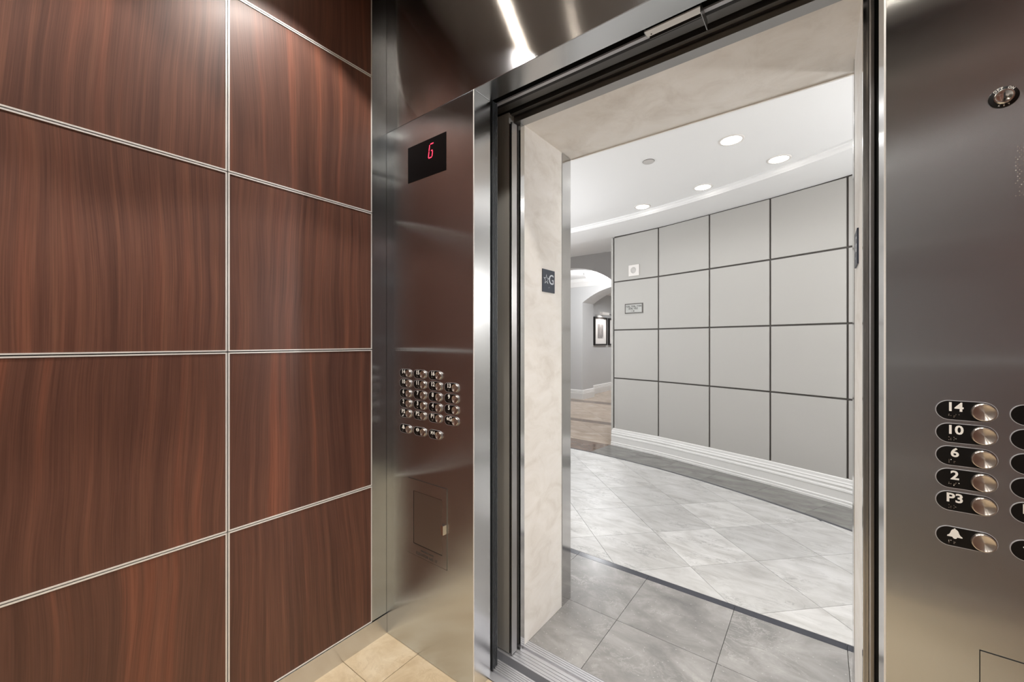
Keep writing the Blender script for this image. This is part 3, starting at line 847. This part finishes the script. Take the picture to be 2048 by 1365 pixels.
# end post of the wall
ex, ey = wall_pts[0]
box('end_post', ex - 0.030, ex - 0.006, ey - 0.004, ey + 0.30, 0.0, 2.50, 'panel', wall)
# baseboard
prof = [(0.0, 0.0), (-0.0, 0.016), (0.004, 0.020), (0.004, 0.036), (0.012, 0.042), (0.012, 0.102), (0.008, 0.106), (0.010, 0.118), (0.018, 0.124), (0.018, 0.136), (0.014, 0.142), (0.022, 0.160), (0.020, 0.166), (0.026, 0.176), (0.028, 0.196), (0.034, 0.202), (0.060, 0.202)]
path = []
for x, y in base_pts:
    n = nrm(x, y); path.append((x, y, n[0], n[1]))
x, y = base_pts[0]
path.insert(0, (x - 0.022, y + 0.004, *nrm(x, y)))
bb = MB().sweep(prof, path).build('baseboard_lobby', 'trimw', kind='structure')

# facet frame helper for the first panel
(ax, ay), (bx_, by_) = wall_pts[0], wall_pts[1]
PH = math.atan2(by_ - ay, bx_ - ax); fd = (math.cos(PH), math.sin(PH)); fn = (math.sin(PH), -math.cos(PH))
def on_panel(x):       # point on the first column for a given world x
    s_ = (x - ax) / fd[0]; return (ax + fd[0] * s_, ay + fd[1] * s_)
# white wall plate
px, py = on_panel(-1.707)
t = thing('wall_plate', (px, py, 2.003), 'small white square plate with round grille, high on the first grey panel', 'wall plate')
def facet_part(name, mesh, mat, par, x, z, out):
    q = on_panel(x); o = link(name, mesh, mat, par); o.location = (q[0] + fn[0] * out, q[1] + fn[1] * out, z); o.rotation_euler = (0, 0, PH); return o
facet_part('plate', MB().box(-0.068, 0.068, -0.012, 0.0, -0.064, 0.064, 0.003).mesh('plate'), 'white_plastic', t, -1.707, 2.066, 0.0005)
facet_part('grille', MB().lathe([(0.036, 0.012), (0.034, 0.0145), (0.0, 0.0145)], 24, RX).mesh('grille'), 'grey_plastic', t, -1.712, 2.068, 0.0005)
# direction plaque
px, py = on_panel(-1.711)
t = thing('direction_plaque', (px, py, 1.571), 'small silver plaque with dark border, lettering and arrow on a grey panel', 'sign')
facet_part('border', MB().box(-0.1165, 0.1165, -0.008, 0.0, -0.0575, 0.0575, 0.001).mesh('border'), 'plaque_edge', t, -1.711, 1.628, 0.0005)
facet_part('plate', MB().box(-0.105, 0.105, -0.0090, -0.004, -0.0465, 0.0465).mesh('plate'), 'plaque', t, -1.711, 1.628, 0.0005)
for tx_, sz, zz, dx in (('TOIL, TOIL, TYIN', 0.027, 1.650, 0.0), ('EOIL, OLE', 0.027, 1.625, -0.004)):
    o = facet_part('lettering', text_mesh(tx_, sz, 0.0005, 0.0003), 'dark_ink', t, -1.711 + dx, zz, 0.0102); o.rotation_euler = (R90, 0, PH)
m = MB(); m.prism([(-0.035, -0.0015), (0.0, -0.0015), (0.0, 0.0015), (-0.035, 0.0015)], 0.0093, 0.0098, RX); m.prism([(-0.002, -0.008), (0.016, 0.0), (-0.002, 0.008)], 0.0093, 0.0098, RX)
facet_part('arrow', m.mesh('arrow'), 'dark_ink', t, -1.711, 1.597, 0.0005)

# ------------------------------------------------------------------ lobby ceiling with curved band
RC = 5.815
box('ceiling', -5.2, 2.6, 1.34, 5.0, 2.545, 2.62, 'ceil', kind='structure')
box('ceiling_corridor', -5.2, -1.6, 5.0, 13.0, 2.585, 2.65, 'ceil', kind='structure')
m = MB(); arc = list(range(106, 30, -2))
ring_prof = [(0.0, 2.56), (0.0, 2.532), (0.010, 2.528), (0.016, 2.514), (0.026, 2.506), (0.030, 2.500), (0.52, 2.500), (0.545, 2.508), (0.55, 2.600)]
path = [(*pol(RC, a), math.cos(math.radians(a)), math.sin(math.radians(a))) for a in arc]
m.sweep(ring_prof, path)
m.build('trim_4', 'ceil', kind='structure')
box('trim_5', -5.2, -1.75, 5.0, 5.01, 2.545, 2.65, 'ceil', kind='structure')

LL = 2.545
lob = [(-0.456, 2.942, 'round recessed downlight in the lobby ceiling nearest the elevator, upper one in view'),
       (-0.233, 3.455, 'round recessed downlight in the lobby ceiling furthest right, beside the curved band'),
       (-0.785, 3.695, 'round recessed downlight in the lobby ceiling, middle one along the curved band'),
       (-1.362, 3.876, 'round recessed downlight in the lobby ceiling furthest left, smallest looking along the curved band'),
       (-0.456, 1.985, 'round recessed downlight in the lobby ceiling right before the elevator doorway'),
       (-2.55, 3.90, 'added unseen downlight along the curved band beyond the left jamb'),  # from here down: added out of view to brighten the lobby
       (0.28, 3.12, 'added unseen downlight along the curved band hidden by the right jamb'),
       (0.75, 2.70, 'added unseen downlight right of the doorway along the curved band'),
       (-1.75, 2.45, 'added unseen downlight in the lobby ceiling left of the doorway'),
       (-3.0, 3.2, 'added unseen downlight in the lobby ceiling far left of the doorway')]
for x, y, lb in lob:
    downlight(x, y, LL, 'lens', LOBBY_W, LOBBY_C, 150, 0.6, lb, 'lobby ceiling downlights', r=0.060)
t = thing('ceiling_cover', (-0.985, 2.93, LL), 'small white round sprinkler cover on the lobby ceiling', 'sprinkler cover')
MB().lathe([(0.0385, 0.0), (0.0385, -0.006), (0.036, -0.008), (0.0, -0.009)], 28, Matrix.Translation((-0.985, 2.93, LL))).build('disc', 'grey_plastic', t)
MB().lathe([(0.041, 0.0), (0.041, -0.002), (0.0385, -0.002)], 28, Matrix.Translation((-0.985, 2.93, LL))).build('shadow_ring', 'groove', t)

# ------------------------------------------------------------------ corridor beyond the lobby
def arch_wall(name, y0, y1, xa, xb, cx, half, zs, za, ztop, mat, matin):
    """wall with an arched opening; zs spring height, za crown height"""
    rise = za - zs; R = (half * half + rise * rise) / (2 * rise); cz = za - R
    n = 20; pts = []
    for i in range(n + 1):
        x = cx - half + 2 * half * i / n
        pts.append((x, cz + math.sqrt(max(R * R - (x - cx) ** 2, 0))))
    m = MB()
    m.box(xa, cx - half, y0, y1, 0, ztop); m.box(cx + half, xb, y0, y1, 0, ztop)
    for (x0, z0), (x1, z1) in zip(pts, pts[1:]):
        m.poly([(x0, y0, z0), (x1, y0, z1), (x1, y0, ztop), (x0, y0, ztop), (x0, y1, z0), (x1, y1, z1), (x1, y1, ztop), (x0, y1, ztop)],
               [(0, 1, 2, 3), (7, 6, 5, 4), (0, 4, 5, 1)])
    return m.build(name, mat, kind='structure')
arch_wall('wall_arch', 5.70, 5.88, -5.0, -1.70, -3.2, 1.0, 1.89, 2.41, 2.62, 'wall_mid', 'wall_mid')
arch_wall('wall_corridor', 7.88, 8.40, -5.0, -1.70, -3.1, 0.97, 2.085, 2.40, 2.62, 'wall_grey', 'wall_mid')
box('wall_corridor_left', -4.45, -4.30, 8.40, 12.6, 0, 2.62, 'wall_grey', kind='structure')
box('wall_corridor_right', -1.95, -1.80, 4.95, 12.6, 0, 2.62, 'wall_grey', kind='structure')
box('wall_corridor_end', -5.0, -1.7, 12.6, 12.7, 0, 2.62, 'wall_grey', kind='structure')
box('wall_far_left', -5.0, -4.9, 1.7, 8.4, 0, 2.62, 'wall_grey', kind='structure')
box('wall_far_right', 2.5, 2.6, 1.7, 5.5, 0, 2.62, 'wall_grey', kind='structure')
# white baseboards and crown of the corridor
bprof = [(0.03, 0.0), (0.03, 0.13), (0.022, 0.14), (0.026, 0.155), (0.016, 0.165), (0.018, 0.185), (0.006, 0.195), (0.0, 0.205)]
def base_run(name, pts):
    return MB().sweep(bprof, pts).build(name, 'trimw', kind='structure')
base_run('baseboard_corridor', [(-4.9, 7.88, 0, -1), (-4.07, 7.88, 0.7, -1), (-4.07, 8.40, 1, 0)])
base_run('baseboard_corridor_left', [(-4.30, 8.38, 1, 0), (-4.30, 12.6, 1, 0)])
cprof = [(0.0, 2.425), (0.010, 2.430), (0.020, 2.450), (0.055, 2.500), (0.075, 2.520), (0.085, 2.545), (0.085, 2.59), (0.0, 2.59)]
MB().sweep(cprof, [(-4.9, 7.88, 0, -1), (-1.95, 7.88, 0, -1)]).build('trim_6', 'trimw', kind='structure')
MB().sweep([(o, z) for o, z in cprof], [(-4.30, 8.41, 1, 0), (-4.30, 12.6, 1, 0)]).build('trim_7', 'trimw', kind='structure')

# bowl ceiling lamps
def bowl_lamp(x, y, zc, watts, label, drop=0.0):
    t = thing('bowl_lamp', (x, y, zc), label, 'ceiling lamp', 'glass bowl ceiling lamps')
    T = Matrix.Translation((x, y, zc - 2.585 - drop))
    if drop: MB().lathe([(0.010, zc - 0.06), (0.010, zc - drop - 0.03)], 12, Matrix.Translation((x, y, 0))).build('stem', 'grey_metal', t)
    MB().lathe([(0.235, 2.500), (0.225, 2.455), (0.195, 2.405), (0.14, 2.365), (0.07, 2.346), (0.0, 2.340)], 36, T).build('glass_bowl', 'bowl', t)
    MB().lathe([(0.0, 2.497), (0.232, 2.497), (0.232, 2.501), (0.0, 2.501)], 36, T).build('pan', 'grey_metal', t)
    MB().lathe([(0.0, 2.345), (0.012, 2.338), (0.016, 2.330), (0.008, 2.322), (0.0, 2.320)], 16, T).build('finial', 'grey_metal', t)
    MB().lathe([(0.10, 2.585), (0.10, 2.565), (0.03, 2.555), (0.02, 2.50), (0.0, 2.50)], 24, Matrix.Translation((x, y, zc - 2.585))).build('canopy', 'grey_metal', t)
    for a in (200, 320, 80):
        m = MB(); m.box(0.015, 0.245, -0.008, 0.008, 2.500, 2.508); m.box(0.236, 0.245, -0.008, 0.008, 2.470, 2.504)
        bmesh.ops.transform(m.bm, matrix=T @ Matrix.Rotation(math.radians(a), 4, 'Z'), verts=m.bm.verts[:]); m.build('clip', 'grey_metal', t)
    ld = bpy.data.lights.new('lamp', 'POINT'); ld.energy = watts; ld.color = LOBBY_C; ld.shadow_soft_size = 0.08
    lo = bpy.data.objects.new('lamp', ld); COL.objects.link(lo); lo.parent = t; lo.location = (0, 0, -0.40 - drop)
bowl_lamp(-3.215, 6.8, 2.585, 62, 'glowing white glass bowl ceiling lamp hanging beyond the arch')
bowl_lamp(-2.75, 3.0, 2.545, 60, 'added unseen glass bowl lamp brightening the lobby, left of the doorway', 0.45)  # this lamp and the next are added out of view to lift the lobby light
bowl_lamp(1.35, 2.75, 2.545, 60, 'added unseen glass bowl lamp brightening the lobby, right of the doorway', 0.45)
for x, y, lb in ((-3.1, 9.5, 'added unseen downlight of the picture corridor, near one'), (-3.1, 11.4, 'added unseen downlight of the picture corridor, far one')):  # lamps added out of view to light the picture corridor
    downlight(x, y, 2.585, 'lens', 110, LOBBY_C, 150, 0.6, lb, 'added corridor downlights', r=0.06)

# framed pictures on the corridor wall
def picture(y0, label):
    t = thing('framed_picture', (-4.30, y0 + 0.36, 1.155), label, 'picture')
    y1 = y0 + 0.72; z0, z1 = 1.155, 1.842; X = -4.30
    m = MB(); f = 0.035
    for a in ((y0, y0 + f, z0, z1), (y1 - f, y1, z0, z1), (y0 + f, y1 - f, z0, z0 + f), (y0 + f, y1 - f, z1 - f, z1)):
        m.box(X, X + 0.045, a[0], a[1], a[2], a[3])
    m.build('frame', 'frame_black', t)
    box('mount', X + 0.004, X + 0.020, y0 + f, y1 - f, z0 + f, z1 - f, 'mat_white', t)
    box('print', X + 0.020, X + 0.022, y0 + 0.20, y1 - 0.20, z0 + 0.17, z1 - 0.17, 'print', t)
picture(8.872, 'black framed picture with wide white mount, left one on the corridor wall')
picture(9.711, 'black framed picture half hidden by the grey panelled wall')
t = thing('picture_light', (-4.30, 9.25, 1.90), 'slim picture light with white head above the framed pictures', 'picture light')
box('head', -4.20, -4.13, 9.02, 9.42, 1.895, 1.955, 'white_plastic', t, bev=0.006)
MB().lathe([(0.008, 0), (0.008, 0.9)], 10, Matrix.Translation((-4.17, 9.42, 1.915)) @ Matrix.Rotation(-R90, 4, 'X')).build('arm', 'frame_black', t)
ld = bpy.data.lights.new('lamp', 'SPOT'); ld.energy = 14; ld.color = (1, 0.94, 0.88); ld.spot_size = math.radians(150); ld.spot_blend = 0.8; ld.shadow_soft_size = 0.03
lo = bpy.data.objects.new('lamp', ld); COL.objects.link(lo); lo.parent = t; lo.location = (0.16, 0.0, -0.02); lo.rotation_euler = (0, math.radians(25), 0)
box('mount', -4.30, -4.17, 9.9, 9.93, 1.905, 1.925, 'frame_black', t)
